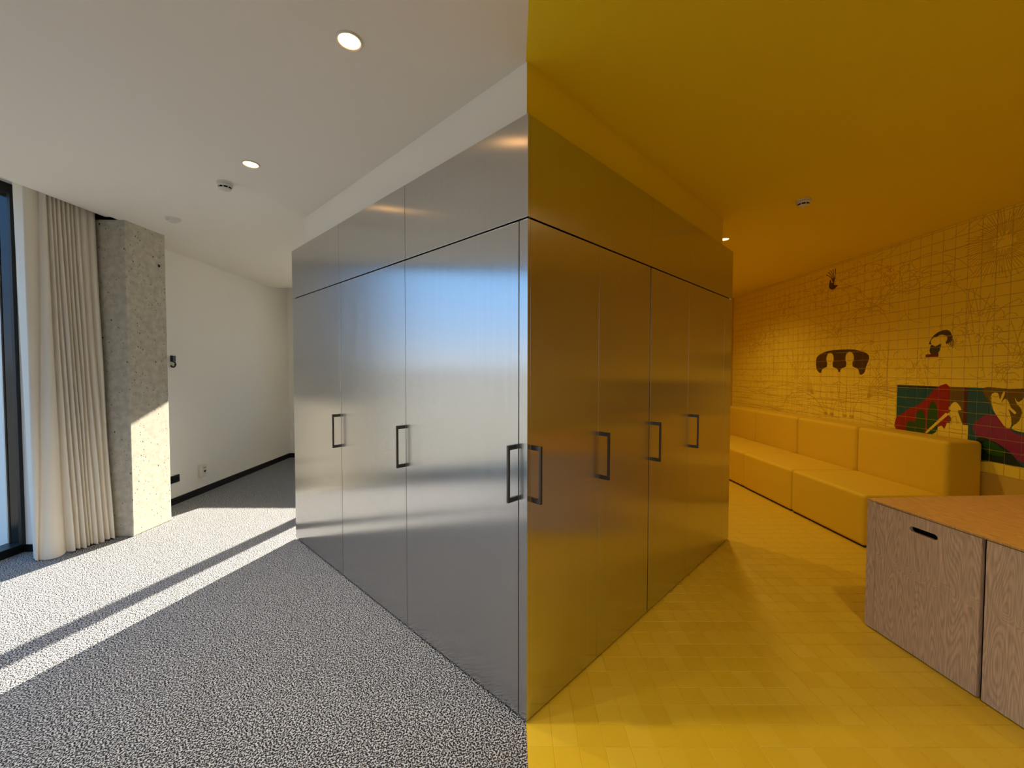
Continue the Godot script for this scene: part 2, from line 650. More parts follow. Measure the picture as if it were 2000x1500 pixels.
func build_walls() -> void:
	var room := Vector2(-2.0, -3.0)
	var wl := structure("wall_left")
	mesh_obj("plaster", wall_slab(Vector2(-3.770, -3.9), Vector2(-3.862, -7.15), 0.0, 3.0, 0.25, room), M.grey_wall, wl)
	mesh_obj("window_return", box_mesh(Vector3(-4.04, 0, -3.60), Vector3(-3.70, 3.0, -3.372)), M.white, wl)
	mesh_obj("outer_skin", box_mesh(Vector3(-4.30, 0, -3.95), Vector3(-4.04, 3.0, -3.40)), M.white, wl)
	var bl := structure("baseboard_left")
	mesh_obj("baseboard", wall_slab(Vector2(-3.757, -4.0), Vector2(-3.848, -7.10), 0.0, 0.075, 0.02, room), M.black, bl)
	mesh_obj("return_baseboard", box_mesh(Vector3(-4.04, 0, -3.38), Vector3(-3.70, 0.06, -3.360)), M.black, bl)
	# the far wall with its window
	var wf := structure("wall_far")
	mesh_obj("jamb_left", box_mesh(Vector3(-4.1, 0, -7.35), Vector3(-2.77, 3.0, -7.1)), M.white, wf)
	mesh_obj("sill_wall", box_mesh(Vector3(-2.77, 0, -7.35), Vector3(0.35, 1.14, -7.1)), M.white, wf)
	mesh_obj("lintel", box_mesh(Vector3(-2.77, 2.78, -7.35), Vector3(0.35, 3.0, -7.1)), M.white, wf)
	mesh_obj("jamb_right", box_mesh(Vector3(0.2, 1.14, -7.35), Vector3(0.35, 2.78, -7.1)), M.white, wf)
	var bf := structure("baseboard_far")
	mesh_obj("baseboard", box_mesh(Vector3(-3.86, 0, -7.1), Vector3(0.25, 0.075, -7.085)), M.black, bf)
	# the partition between the rooms behind the wardrobes: white on one side, yellow on the other
	var wp := structure("wall_middle")
	mesh_obj("white_face", wall_slab(Vector2(0.03, -2.70), Vector2(0.27, -7.1), 0.0, CEIL, 0.03, Vector2(-3, -5)), M.white, wp)
	mesh_obj("yellow_face", wall_slab(Vector2(0.095, -2.74), Vector2(0.335, -8.0), 0.0, CEIL, 0.03, Vector2(3, -5)), M.yellow, wp)
	var wb := structure("wall_back")
	mesh_obj("white_face", box_mesh(Vector3(-0.6, 0, 2.5), Vector3(SPLIT, 3.0, 2.7)), M.white, wb)
	mesh_obj("lintel", box_mesh(Vector3(-4.3, 2.75, 2.5), Vector3(-0.6, 3.0, 2.7)), M.white, wb)
	mesh_obj("yellow_face", box_mesh(Vector3(SPLIT, 0, 2.5), Vector3(4.3, 3.0, 2.7)), M.yellow, wb)
	var wy := structure("wall_yellow_far")
	mesh_obj("yellow_face", box_mesh(Vector3(0.27, 0, -8.3), Vector3(4.3, 3.0, -8.0)), M.yellow, wy)
	var gr := structure("ground")
	mesh_obj("terrace", box_mesh(Vector3(-120, -0.5, -150), Vector3(60, -0.14, 120)), M.ground, gr)


func build_windows() -> void:
	var w1 := structure("window_1")
	var x0 := -4.165
	var zs := [-3.37, -1.95, -0.53, 0.89, 2.3]
	mesh_obj("end_mullion", round_box_mesh(Vector3(x0, 0.0, -3.40), Vector3(-4.062, 3.0, -3.372), 0.002), M.frame_gloss, w1)
	mesh_obj("end_frame", round_box_mesh(Vector3(-4.062, 0.0, -3.40), Vector3(-4.035, 3.0, -3.345), 0.002), M.frame, w1)
	mesh_obj("edge_strip", round_box_mesh(Vector3(x0 - 0.012, 0.06, -3.39), Vector3(x0, 2.98, -3.362), 0.002), M.alu, w1)
	for k in range(1, 5):
		mesh_obj("mullion", round_box_mesh(Vector3(x0 - 0.02, 0.0, zs[k] - 0.03), Vector3(-4.035, 3.0, zs[k] + 0.03), 0.003), M.frame, w1)
	mesh_obj("bottom_rail", round_box_mesh(Vector3(x0 - 0.02, 0.0, -3.372), Vector3(-4.035, 0.07, 2.3), 0.003), M.frame, w1)
	mesh_obj("top_rail", round_box_mesh(Vector3(x0 - 0.02, 2.93, -3.372), Vector3(-4.035, 3.0, 2.3), 0.003), M.frame, w1)
	for k in 4:
		mesh_obj("pane", box_mesh(Vector3(x0, 0.06, zs[k] + 0.01), Vector3(x0 + 0.001, 2.94, zs[k + 1] - 0.01)), M.glass, w1)
	mesh_obj("end_wall", box_mesh(Vector3(-4.3, 0, 2.3), Vector3(-4.035, 3.0, 2.55)), M.white, w1)
	var w3 := structure("window_3")
	mesh_obj("bottom_rail", round_box_mesh(Vector3(-4.0, 0.0, 2.56), Vector3(-0.6, 0.07, 2.64), 0.003), M.frame, w3)
	mesh_obj("top_rail", round_box_mesh(Vector3(-4.0, 2.69, 2.56), Vector3(-0.6, 2.75, 2.64), 0.003), M.frame, w3)
	for x in [-4.0, -2.33, -0.66]:
		mesh_obj("mullion", round_box_mesh(Vector3(x, 0.06, 2.56), Vector3(x + 0.06, 2.70, 2.64), 0.003), M.frame, w3)
	for x in [-3.94, -2.27]:
		mesh_obj("pane", box_mesh(Vector3(x, 0.07, 2.60), Vector3(x + 1.60, 2.69, 2.601)), M.glass, w3)
	var w2 := structure("window_2")
	mesh_obj("outer_sill", box_mesh(Vector3(-2.80, 1.06, -7.66), Vector3(0.2, 1.10, -7.36)), M.sill, w2)
	mesh_obj("sill_rail", round_box_mesh(Vector3(-2.77, 1.14, -7.26), Vector3(0.2, 1.15, -7.18), 0.003), M.frame, w2)
	mesh_obj("post", round_box_mesh(Vector3(-1.447, 1.14, -7.27), Vector3(-1.315, 2.78, -7.10), 0.003), M.frame, w2)
	for q in [[-2.77, -1.447], [-1.315, 0.2]]:
		mesh_obj("pane", box_mesh(Vector3(q[0], 1.15, -7.221), Vector3(q[1], 2.78, -7.22)), M.glass, w2)


# ---------------------------------------------------------------- the tiled picture wall
var mural: Image
const MZ0 := -7.45
const MZ1 := -2.85
const MPX := 440.0       # pixels per metre of print


func mural_px(z: float, y: float) -> Vector2:
	return Vector2((z - MZ0) * MPX, (2.84 - y) * MPX)


func ink_poly(pts: Array, c: Color) -> void:
	var p := []
	for v in pts:
		p.append(mural_px(v[0], v[1]))
	var lo := 1e9
	var hi := -1e9
	for v in p:
		lo = minf(lo, v.y)
		hi = maxf(hi, v.y)
	for y in range(maxi(0, int(lo)), mini(mural.get_height(), int(hi) + 1)):
		var xs := []
		for i in p.size():
			var a: Vector2 = p[i]
			var b: Vector2 = p[(i + 1) % p.size()]
			if (a.y <= y + 0.5) != (b.y <= y + 0.5):
				xs.append(a.x + (y + 0.5 - a.y) / (b.y - a.y) * (b.x - a.x))
		xs.sort()
		for k in range(0, xs.size() - 1, 2):
			var x0 := clampi(int(round(xs[k])), 0, mural.get_width())
			var x1 := clampi(int(round(xs[k + 1])), 0, mural.get_width())
			if x1 > x0:
				mural.fill_rect(Rect2i(x0, y, x1 - x0, 1), c)


func smooth(pts: Array, n := 4) -> Array:
	var out := []
	var m := pts.size()
	for i in m:
		var q := []
		for k in 4:
			var v = pts[(i + k - 1 + m) % m]
			q.append(Vector2(v[0], v[1]))
		for s in n:
			var v: Vector2 = q[1].cubic_interpolate(q[2], q[0], q[3], float(s) / n)
			out.append([v.x, v.y])
	return out


func dab(p: Vector2, r: float, c: Color, a: float) -> void:
	for y in range(int(p.y - r), int(p.y + r) + 1):
		for x in range(int(p.x - r), int(p.x + r) + 1):
			if x < 0 or y < 0 or x >= mural.get_width() or y >= mural.get_height():
				continue
			if Vector2(x + 0.5, y + 0.5).distance_to(p) <= r:
				mural.set_pixel(x, y, mural.get_pixel(x, y).lerp(c, a))


func ink_line(pts: Array, r: float, c: Color, a := 1.0) -> void:
	for i in pts.size() - 1:
		var p := mural_px(pts[i][0], pts[i][1])
		var q := mural_px(pts[i + 1][0], pts[i + 1][1])
		var n := maxi(1, int(p.distance_to(q) / maxf(0.9, r * 0.8)))
		for k in n:
			dab(p.lerp(q, float(k) / n), r, c, a)


func ink_curve(z: float, y: float, ang: float, length: float, bend: float, r: float, c: Color, a := 0.8) -> void:
	var pts := []
	var p := Vector2(z, y)
	for k in 11:
		pts.append([p.x, p.y])
		p += Vector2(cos(ang), sin(ang)) * length / 10.0
		ang += bend / 10.0
	ink_line(pts, r, c, a)


func ellipse(z: float, y: float, rz: float, ry: float, n := 16) -> Array:
	var o := []
	for k in n:
		o.append([z + rz * cos(TAU * k / n), y + ry * sin(TAU * k / n)])
	return o


func outline(pts: Array, r: float, c: Color, a := 0.8) -> void:
	var q := pts.duplicate()
	q.append(pts[0])
	ink_line(q, r, c, a)


func paint_mural() -> void:
	var base := Color(0.96, 0.85, 0.24)
	var ln := Color(0.80, 0.66, 0.17)
	mural = Image.create(int((MZ1 - MZ0) * MPX), int(2.84 * MPX), false, Image.FORMAT_RGB8)
	mural.fill(base)
	var rng := RandomNumberGenerator.new()
	rng.seed = 77
	# grasses and waves low on the wall, fronds and leaf heaps above
	for k in 150:
		var z := rng.randf_range(-7.3, -3.0)
		ink_curve(z, rng.randf_range(0.75, 1.35), rng.randf_range(-0.15, 0.15), rng.randf_range(0.25, 0.8), rng.randf_range(-0.3, 0.3), 1.4, ln, 0.55)
	for f in [[-4.45, 1.30, 0.55], [-5.75, 1.45, 0.5], [-6.3, 1.5, 0.5], [-5.1, 1.95, 0.5], [-3.25, 1.6, 0.4], [-4.6, 2.2, 0.5], [-6.7, 1.9, 0.5], [-3.55, 1.95, 0.35]]:
		for k in 12:
			var ang := rng.randf_range(0.1, PI - 0.1)
			ink_curve(f[0] + rng.randf_range(-0.08, 0.08), f[1] + rng.randf_range(-0.08, 0.05), ang, f[2] * rng.randf_range(0.4, 0.95), (ang - PI / 2) * rng.randf_range(0.4, 1.6), 1.4, ln, 0.5)
	for k in 90:
		ink_curve(rng.randf_range(-7.3, -3.0), rng.randf_range(1.3, 2.3), rng.randf_range(0, PI), rng.randf_range(0.12, 0.4), rng.randf_range(-2.5, 2.5), 1.3, ln, 0.45)
	for h in [[-6.9, 1.9], [-6.4, 2.1], [-5.5, 2.55], [-4.75, 2.6], [-4.3, 2.5], [-6.6, 1.35], [-5.75, 1.1], [-4.05, 1.5], [-3.35, 1.5], [-3.6, 1.85], [-4.5, 1.65], [-5.15, 2.5], [-3.1, 1.9], [-6.0, 2.45], [-4.2, 0.99]]:
		for k in 34:
			var a := rng.randf_range(0, TAU)
			var rr := rng.randf_range(0.02, 0.22)
			ink_curve(h[0] + cos(a) * rr * 1.3, h[1] + sin(a) * rr, rng.randf_range(0, TAU), rng.randf_range(0.04, 0.12), rng.randf_range(1.0, 4.0), 1.3, ln, 0.6)
	# a big dandelion and hanging boughs near the ceiling
	for k in 70:
		var a := TAU * k / 70.0
		var r0 := rng.randf_range(0.05, 0.1)
		ink_curve(-3.38 + cos(a) * r0, 2.56 + sin(a) * r0, a, rng.randf_range(0.12, 0.24), 0.2, 1.3, ln, 0.55)
	for k in 60:
		ink_curve(rng.randf_range(-5.6, -3.4), rng.randf_range(2.2, 2.75), rng.randf_range(-0.6, 0.6), rng.randf_range(0.1, 0.4), rng.randf_range(-1.5, 1.5), 1.3, ln, 0.45)
	# an arch of rock under the pair of sitters
	ink_line([[-6.05, 0.98], [-5.98, 1.12], [-5.85, 1.2], [-5.6, 1.22], [-5.4, 1.14], [-5.25, 1.0]], 2.2, ln, 0.8)
	ink_line([[-5.3, 1.05], [-5.0, 1.02], [-4.7, 1.04], [-4.45, 1.0], [-4.3, 0.95]], 2.0, ln, 0.7)
	# the dark fan behind two seated people
	var brown := Color(0.33, 0.22, 0.06)
	ink_poly(smooth([[-5.41, 1.653], [-5.34, 1.724], [-5.187, 1.763], [-4.948, 1.766], [-4.764, 1.748], [-4.612, 1.683], [-4.641, 1.563], [-4.70, 1.464], [-4.95, 1.50], [-5.35, 1.485]], 3), brown)
	for s in [[-5.175, 1.0], [-4.875, 1.05]]:
		var z: float = s[0]
		ink_poly(ellipse(z, 1.66, 0.058, 0.075), base)
		ink_poly(smooth([[z - 0.04, 1.62], [z + 0.04, 1.62], [z + 0.05, 1.56], [z + 0.13, 1.52], [z + 0.14, 1.36], [z - 0.14, 1.36], [z - 0.13, 1.52], [z - 0.05, 1.56]], 3), base)
		for k in [-1.0, 1.0]:
			ink_line([[z + k * 0.13, 1.5], [z + k * 0.15, 1.38], [z + k * 0.06, 1.34]], 1.6, ln)
			ink_line([[z + k * 0.13, 1.36], [z + k * 0.15, 1.2], [z + k * 0.09, 1.08], [z + k * 0.07, 0.98]], 1.6, ln)
			ink_line([[z + k * 0.02, 1.3], [z + k * 0.04, 1.1], [z + k * 0.03, 0.98]], 1.4, ln)
			dab(mural_px(z + k * 0.022, 1.67), 1.8, ln, 0.9)
			ink_poly(ellipse(z + k * 0.05, 0.97, 0.035, 0.02), ln)
		outline(ellipse(z, 1.66, 0.06, 0.077), 1.2, ln)
		ink_line([[z - 0.02, 1.63], [z, 1.622], [z + 0.02, 1.63]], 1.2, ln)
	# shells either side
	for k in 9:
		ink_curve(-4.62, 1.2, 0.4 + k * 0.13, 0.33, -0.8, 1.6, ln, 0.7)
		ink_curve(-5.45, 1.2, PI - 0.4 - k * 0.13, 0.33, 0.8, 1.6, ln, 0.7)
	# a small figure with dark hair, and a dark bird up high
	var grey := Color(0.30, 0.27, 0.17)
	ink_poly(smooth([[-3.95, 1.765], [-3.92, 1.83], [-3.86, 1.875], [-3.79, 1.885], [-3.75, 1.84], [-3.755, 1.775], [-3.80, 1.76], [-3.785, 1.82], [-3.84, 1.845], [-3.885, 1.82], [-3.905, 1.77]], 3), grey)
	for k in 5:
		ink_curve(-3.80 + 0.012 * k, 1.87 - 0.01 * k, -1.1, 0.12, -0.8, 1.6, grey, 0.6)
	ink_poly(smooth([[-3.93, 1.755], [-3.89, 1.74], [-3.84, 1.76], [-3.85, 1.70], [-3.88, 1.665], [-3.94, 1.68]], 3), grey)
	ink_poly(ellipse(-3.89, 1.785, 0.045, 0.04), base)
	ink_poly([[-3.98, 1.665], [-3.86, 1.675], [-3.86, 1.64], [-3.98, 1.64]], Color(0.42, 0.18, 0.10))
	ink_poly(smooth([[-5.22, 2.56], [-5.20, 2.66], [-5.17, 2.60], [-5.12, 2.68], [-5.14, 2.58], [-5.08, 2.56], [-5.15, 2.52]], 3), Color(0.32, 0.18, 0.08))
	for k in 5:
		ink_curve(-5.16, 2.62, 1.0 + k * 0.25, 0.16, 0.8, 2.0, Color(0.36, 0.22, 0.09), 0.8)
	# the coloured panel
	var teal := Color(0.05, 0.33, 0.32)
	var red := Color(0.60, 0.10, 0.07)
	var green := Color(0.12, 0.32, 0.06)
	var olive := Color(0.42, 0.33, 0.08)
	var mag := Color(0.55, 0.15, 0.28)
	var dkg := Color(0.06, 0.17, 0.11)
	ink_poly([[-4.262, 1.363], [MZ1, 1.363], [MZ1, 0.75], [-3.58, 0.75], [-3.58, 0.905], [-4.262, 0.905]], teal)
	ink_poly([[-4.262, 1.363], [-3.87, 1.363], [-3.87, 1.34], [-4.262, 1.345]], Color(0.16, 0.20, 0.05))
	ink_poly(smooth([[-3.868, 1.35], [-3.75, 1.363], [-3.748, 1.0], [-3.748, 0.905], [-4.05, 0.905], [-4.262, 0.905], [-4.262, 1.02], [-4.19, 1.08], [-4.129, 1.13], [-4.03, 1.18], [-3.945, 1.26]], 3), red)
	ink_poly([[-3.80, 1.363], [-3.748, 1.363], [-3.748, 0.905], [-3.80, 0.905]], red)
	for g in [[-3.895, 0.95, 0.042, 0.27], [-4.01, 0.93, 0.042, 0.20], [-4.10, 0.91, 0.045, 0.10]]:
		ink_poly(smooth([[g[0] - g[2], 0.905], [g[0] - g[2], g[1] + g[3] * 0.7], [g[0], g[1] + g[3]], [g[0] + g[2], g[1] + g[3] * 0.7], [g[0] + g[2], 0.905]], 3), green)
	ink_poly([[-3.748, 1.363], [-3.61, 1.363], [-3.60, 0.905], [-3.748, 0.905]], olive)
	ink_poly([[-3.632, 1.363], [-3.603, 1.363], [-3.598, 0.905], [-3.627, 0.905]], Color(0.36, 0.13, 0.10))
	ink_poly(smooth([[-3.485, 1.363], [-3.3, 1.363], [-2.86, 1.363], [-2.86, 1.08], [-3.197, 1.05], [-3.334, 1.14], [-3.425, 1.227]], 3), olive)
	ink_poly(smooth([[-3.55, 1.04], [-3.48, 1.12], [-3.404, 1.145], [-3.34, 1.11], [-3.295, 1.05], [-3.20, 1.0], [-2.86, 1.0], [-2.86, 0.8], [-3.188, 0.786], [-3.289, 0.867], [-3.415, 0.93], [-3.53, 0.96]], 3), mag)
	ink_poly(smooth([[-3.515, 0.93], [-3.415, 0.93], [-3.306, 0.873], [-3.225, 0.79], [-3.21, 0.75], [-3.40, 0.75], [-3.52, 0.75]], 3), dkg)
	ink_poly(smooth([[-3.47, 0.90], [-3.40, 0.915], [-3.32, 0.86], [-3.33, 0.81], [-3.44, 0.82]], 3), green)
	# pale figures left in the colour
	ink_poly(smooth([[-3.755, 1.16], [-3.735, 1.20], [-3.70, 1.228], [-3.665, 1.20], [-3.645, 1.16], [-3.675, 1.15], [-3.655, 1.09], [-3.632, 1.02], [-3.66, 1.01], [-3.678, 1.08], [-3.668, 1.02], [-3.735, 1.02], [-3.73, 1.08], [-3.775, 1.115], [-3.78, 1.10], [-3.735, 1.145]], 3), base)
	ink_poly([[-3.965, 0.912], [-3.775, 1.125], [-3.755, 1.105], [-3.945, 0.905]], base)
	ink_poly([[-3.86, 0.93], [-3.84, 0.985], [-3.81, 1.0], [-3.785, 0.97], [-3.765, 1.03], [-3.588, 1.03], [-3.588, 0.90], [-3.90, 0.90]], base)
	ink_line([[-3.73, 1.02], [-3.72, 1.09], [-3.69, 1.10], [-3.68, 1.03]], 1.4, ln)
	ink_line([[-3.75, 0.985], [-3.67, 0.98], [-3.60, 0.985]], 1.4, ln)
	ink_line([[-3.74, 0.95], [-3.66, 0.945], [-3.60, 0.955]], 1.4, ln)
	ink_poly(smooth([[-3.455, 1.335], [-3.435, 1.285], [-3.42, 1.262], [-3.428, 1.30], [-3.405, 1.327], [-3.375, 1.322], [-3.362, 1.275], [-3.349, 1.315], [-3.335, 1.345], [-3.330, 1.32], [-3.352, 1.245], [-3.33, 1.28], [-3.305, 1.265], [-3.285, 1.215], [-3.25, 1.18], [-3.262, 1.165], [-3.30, 1.20], [-3.283, 1.14], [-3.28, 1.06], [-3.315, 1.05], [-3.36, 1.11], [-3.405, 1.18], [-3.42, 1.24]], 3), base)
	ink_poly(smooth([[-3.262, 1.295], [-3.235, 1.26], [-3.17, 1.33], [-3.08, 1.30], [-3.10, 1.10], [-3.16, 1.03], [-3.255, 1.035], [-3.275, 1.06], [-3.228, 1.115], [-3.215, 1.20], [-3.25, 1.25]], 3), base)
	ink_line([[-3.415, 1.30], [-3.39, 1.29], [-3.37, 1.305]], 1.4, ln)
	ink_line([[-3.41, 1.25], [-3.37, 1.235], [-3.33, 1.225]], 1.4, ln)
	ink_line([[-3.36, 1.17], [-3.32, 1.16], [-3.30, 1.12]], 1.4, ln)


func build_tile_wall() -> void:
	paint_mural()
	var tm := plain(Color(1, 1, 1), 0.27)
	tm.albedo_texture = ImageTexture.create_from_image(mural)
	tm.texture_repeat = false
	var wr := structure("wall_right")
	mesh_obj("grout", box_mesh(Vector3(WALL_X, 0, -8.1), Vector3(WALL_X + 0.2, 3.0, 2.6)), M.wall_grout, wr)
	mesh_obj("plain_tiling", box_mesh(Vector3(WALL_X - 0.004, 0, -2.86), Vector3(WALL_X, CEIL, 2.5)), M.tiles[0], wr)
	var list := []
	for i in range(-8, 35):
		for j in range(-11, 12):
			var z := WTZ0 - (i + 0.5) * WTZ
			var y1 := minf(WTY0 - j * WTY, CEIL)
			var y0 := WTY0 - (j + 1) * WTY
			if y1 - y0 < 0.01 or z > -2.9 or z < -7.4:
				continue
			var y := (y0 + y1) / 2.0
			var s := seen_at(Vector3(WALL_X, y, z))
			var hidden := s.x > 2025.0 or (z < -3.44 and y < 0.86) or s.x < 1420.0
			list.append([absf(z) + (50.0 if hidden else 0.0), z, y0, y1])
	list.sort_custom(func(a, b): return a[0] < b[0])
	var rest := st_new()
	var rng := RandomNumberGenerator.new()
	rng.seed = 9
	for k in list.size():
		var st := st_new() if k < 300 else rest
		var z: float = list[k][1]
		wall_tile(st, z, list[k][2], list[k][3], rng.randf_range(-0.0003, 0.0003))
		if k < 300:
			var o := mesh_obj("tile", st.commit(), tm, wr)
			o.name = "tile" if k == 0 else "tile_%03d" % k
	var far := mesh_obj("tile_field", rest.commit(), tm, wr)
	far.set_meta("kind", "stuff")


func wall_tile(st: SurfaceTool, z: float, y0: float, y1: float, bump: float) -> void:
	var g := 0.0021
	var b := 0.0011
	var a := z - WTZ / 2.0 + g
	var c := z + WTZ / 2.0 - g
	var lo := y0 + g
	var hi := y1 - g
	var xf := WALL_X - 0.004 + bump
	var o := [Vector3(xf + b, lo, a), Vector3(xf + b, lo, c), Vector3(xf + b, hi, c), Vector3(xf + b, hi, a)]
	var i := [Vector3(xf, lo + b, a + b), Vector3(xf, lo + b, c - b), Vector3(xf, hi - b, c - b), Vector3(xf, hi - b, a + b)]
	var mid := Vector3(xf, (lo + hi) / 2, z)
	mural_tri(st, i[0], i[1], i[2], Vector3.LEFT)
	mural_tri(st, i[0], i[2], i[3], Vector3.LEFT)
	for k in 4:
		var k2 := (k + 1) % 4
		var out: Vector3 = (o[k] + o[k2]) / 2.0 - mid
		out.x = 0
		var n := (out.normalized() + Vector3.LEFT).normalized()
		mural_tri(st, i[k], i[k2], o[k2], n)
		mural_tri(st, i[k], o[k2], o[k], n)
		var back := Vector3(0.0035, 0, 0)
		mural_tri(st, o[k], o[k2], o[k2] + back, out.normalized())
		mural_tri(st, o[k], o[k2] + back, o[k] + back, out.normalized())


func mural_tri(st: SurfaceTool, a: Vector3, b: Vector3, c: Vector3, n: Vector3) -> void:
	var uv := func(p: Vector3) -> Vector2: return mural_px(p.z, p.y) / Vector2(mural.get_size())
	tri(st, a, b, c, n, uv.call(a), uv.call(b), uv.call(c))


# ---------------------------------------------------------------- concrete column
func build_column() -> void:
	var o := thing("concrete_column", "square bare concrete column with air holes, between the grey curtain and the grey wall", "column", Transform3D(Basis(), Vector3(-3.42, 0, -3.67)))
	mesh_obj("shaft", round_box_mesh(Vector3(-0.62, 0, -0.42), Vector3(0, 2.999, 0.0), 0.008), M.concrete, o)
	var st := st_new()
	var c := []
	lathe(st, [Vector2(0.0, 0.0006), Vector2(0.014, 0.0006), Vector2(0.0145, 0.0)], 20)
	mesh_obj("tie_hole", st.commit(), M.dark_gap, o, Transform3D(Basis(Vector3(0, 0, 1), -PI / 2), Vector3(0.0, 2.515, -0.345)))


# ---------------------------------------------------------------- steel wardrobes
func handle(door: Node3D, x: float) -> void:
	var st := st_new()
	round_box(st, Vector3(-0.006, 0.943, 0.036), Vector3(0.006, 1.187, 0.047), 0.0015)
	for y in [0.943, 1.167]:
		round_box(st, Vector3(-0.006, y, 0.0), Vector3(0.006, y + 0.02, 0.040), 0.0015)
	mesh_obj("handle", st.commit(), M.handle, door, Transform3D(Basis(), Vector3(x, 0, 0)))


# spans are measured along the run from the corner
const dp_back := 0.60


func wardrobe(left: bool, a: float, b: float, door: Array, upper: Array, hx: float, label: String, foot: PackedVector2Array, fillers: Array) -> void:
	var u := UL if left else UR
	var out := OL if left else OR
	var x_axis := -UL if left else UR
	var mid := (a + b) / 2.0
	var t := Transform3D(Basis(x_axis, Vector3.UP, out), CORNER + u * mid)
	var o := thing("wardrobe_cabinet", label, "cabinet", t, "steel wardrobes of the %s run" % ("left" if left else "right"))
	var to_x := func(s: float) -> float: return (mid - s) if left else (s - mid)
	var poly := PackedVector2Array()
	for v in foot:
		poly.append(Vector2(to_x.call(v.x), -v.y))
	mesh_obj("carcass", prism_mesh(poly, 0.0, 2.544), M.dark_gap, o)
	var back: Array = [maxf(a, 0.62), b]
	if back[1] > back[0] + 0.05:
		mesh_obj("back_panel", box_mesh(Vector3(minf(to_x.call(back[0]), to_x.call(back[1])), 0.0, -dp_back - 0.012), Vector3(maxf(to_x.call(back[0]), to_x.call(back[1])), 2.544, -dp_back)), M.white if left else M.yellow, o)
	var d := mesh_obj("door", panel(to_x.call(door[0]), to_x.call(door[1]), 0.012, 2.127), M.steel, o)
	handle(d, to_x.call(hx))
	if upper:
		mesh_obj("upper_panel", panel(to_x.call(upper[0]), to_x.call(upper[1]), 2.1345, 2.549), M.steel, o)
	for f in fillers:
		mesh_obj("filler_panel", panel(to_x.call(f[0]), to_x.call(f[1]), 0.012, 2.127), M.steel, o)


func panel(x0: float, x1: float, y0: float, y1: float) -> ArrayMesh:
	return round_box_mesh(Vector3(minf(x0, x1), y0, -0.018), Vector3(maxf(x0, x1), y1, 0.0), 0.0012)


func build_wardrobes() -> void:
	var s := 0.02      # carcass stands behind the door skins
	var dp := 0.60
	wardrobe(true, 0.0, 0.938, [0.0515, 0.937], [0.0, 0.9345], 0.070, "brushed steel wardrobe nearest the corner on the left run, its handle beside the corner edge",
		PackedVector2Array([Vector2(s, s), Vector2(0.938, s), Vector2(0.938, dp), Vector2(dp, dp)]), [[0.0, 0.047]])
	wardrobe(true, 0.938, 1.822, [0.9405, 1.803], [0.9375, 1.8205], 0.965, "brushed steel wardrobe in the middle of the left run, between two others",
		PackedVector2Array([Vector2(0.938, s), Vector2(1.822, s), Vector2(1.822, dp), Vector2(0.938, dp)]), [])
	wardrobe(true, 1.822, 2.783, [1.8075, 2.783], [1.8235, 2.783], 1.850, "brushed steel wardrobe at the far left end, beside the sunlit carpet",
		PackedVector2Array([Vector2(1.822, s), Vector2(2.765, s), Vector2(2.765, dp), Vector2(1.822, dp)]), [])
	wardrobe(false, 0.0, 0.541, [0.019, 0.5395], [0.019, 1.1295], 0.037, "steel wardrobe nearest the corner on the right run, reflecting dark yellow",
		PackedVector2Array([Vector2(s, s), Vector2(0.541, s), Vector2(0.541, 0.541)]), [])
	wardrobe(false, 0.541, 1.113, [0.5415, 1.109], [], 0.575, "steel wardrobe second from the corner on the right run, left of the wide dark gap",
		PackedVector2Array([Vector2(0.541, s), Vector2(1.113, s), Vector2(1.113, dp), Vector2(dp, dp), Vector2(0.541, 0.541)]), [])
	wardrobe(false, 1.113, 1.716, [1.1185, 1.7145], [1.1315, 1.7145], 1.175, "steel wardrobe third from the corner on the right run, right of the wide dark gap",
		PackedVector2Array([Vector2(1.113, s), Vector2(1.716, s), Vector2(1.716, dp), Vector2(1.113, dp)]), [])
	wardrobe(false, 1.716, 2.69, [1.7165, 2.4915], [1.7165, 2.69], 1.800, "steel wardrobe at the far end of the right run, under the lit yellow downlight",
		PackedVector2Array([Vector2(1.716, s), Vector2(2.675, s), Vector2(2.675, dp), Vector2(1.716, dp)]), [[2.4945, 2.69]])


# ---------------------------------------------------------------- yellow sofa
func build_sofas() -> void:
	var names := [
		"yellow upholstered sofa block nearest the wooden counter, end of the row with its side showing",
		"yellow upholstered sofa block second in the row from the wooden counter, its whole front showing",
		"yellow upholstered sofa block third in the row, partly behind the steel wardrobes' end",
		"yellow upholstered sofa block farthest away, only a strip of it past the steel wardrobes"]
	var pitch := 0.917
	for k in 4:
		var z1 := -3.444 - k * pitch
		var o := thing("sofa_module", names[k], "sofa", Transform3D(Basis(), Vector3(2.985, 0, z1 - pitch / 2.0)), "row of yellow sofa blocks")
		var h := pitch / 2.0 - 0.004
		mesh_obj("plinth", box_mesh(Vector3(0.02, 0.0, -h + 0.015), Vector3(0.97, 0.016, h - 0.015)), M.plinth, o)
		mesh_obj("seat", round_box_mesh(Vector3(0, 0.014, -h), Vector3(0.683, 0.452, h), 0.028, 4), M.fabric, o)
		mesh_obj("backrest", round_box_mesh(Vector3(0.686, 0.014, -h), Vector3(0.995, 0.912, h), 0.035, 4), M.fabric, o)


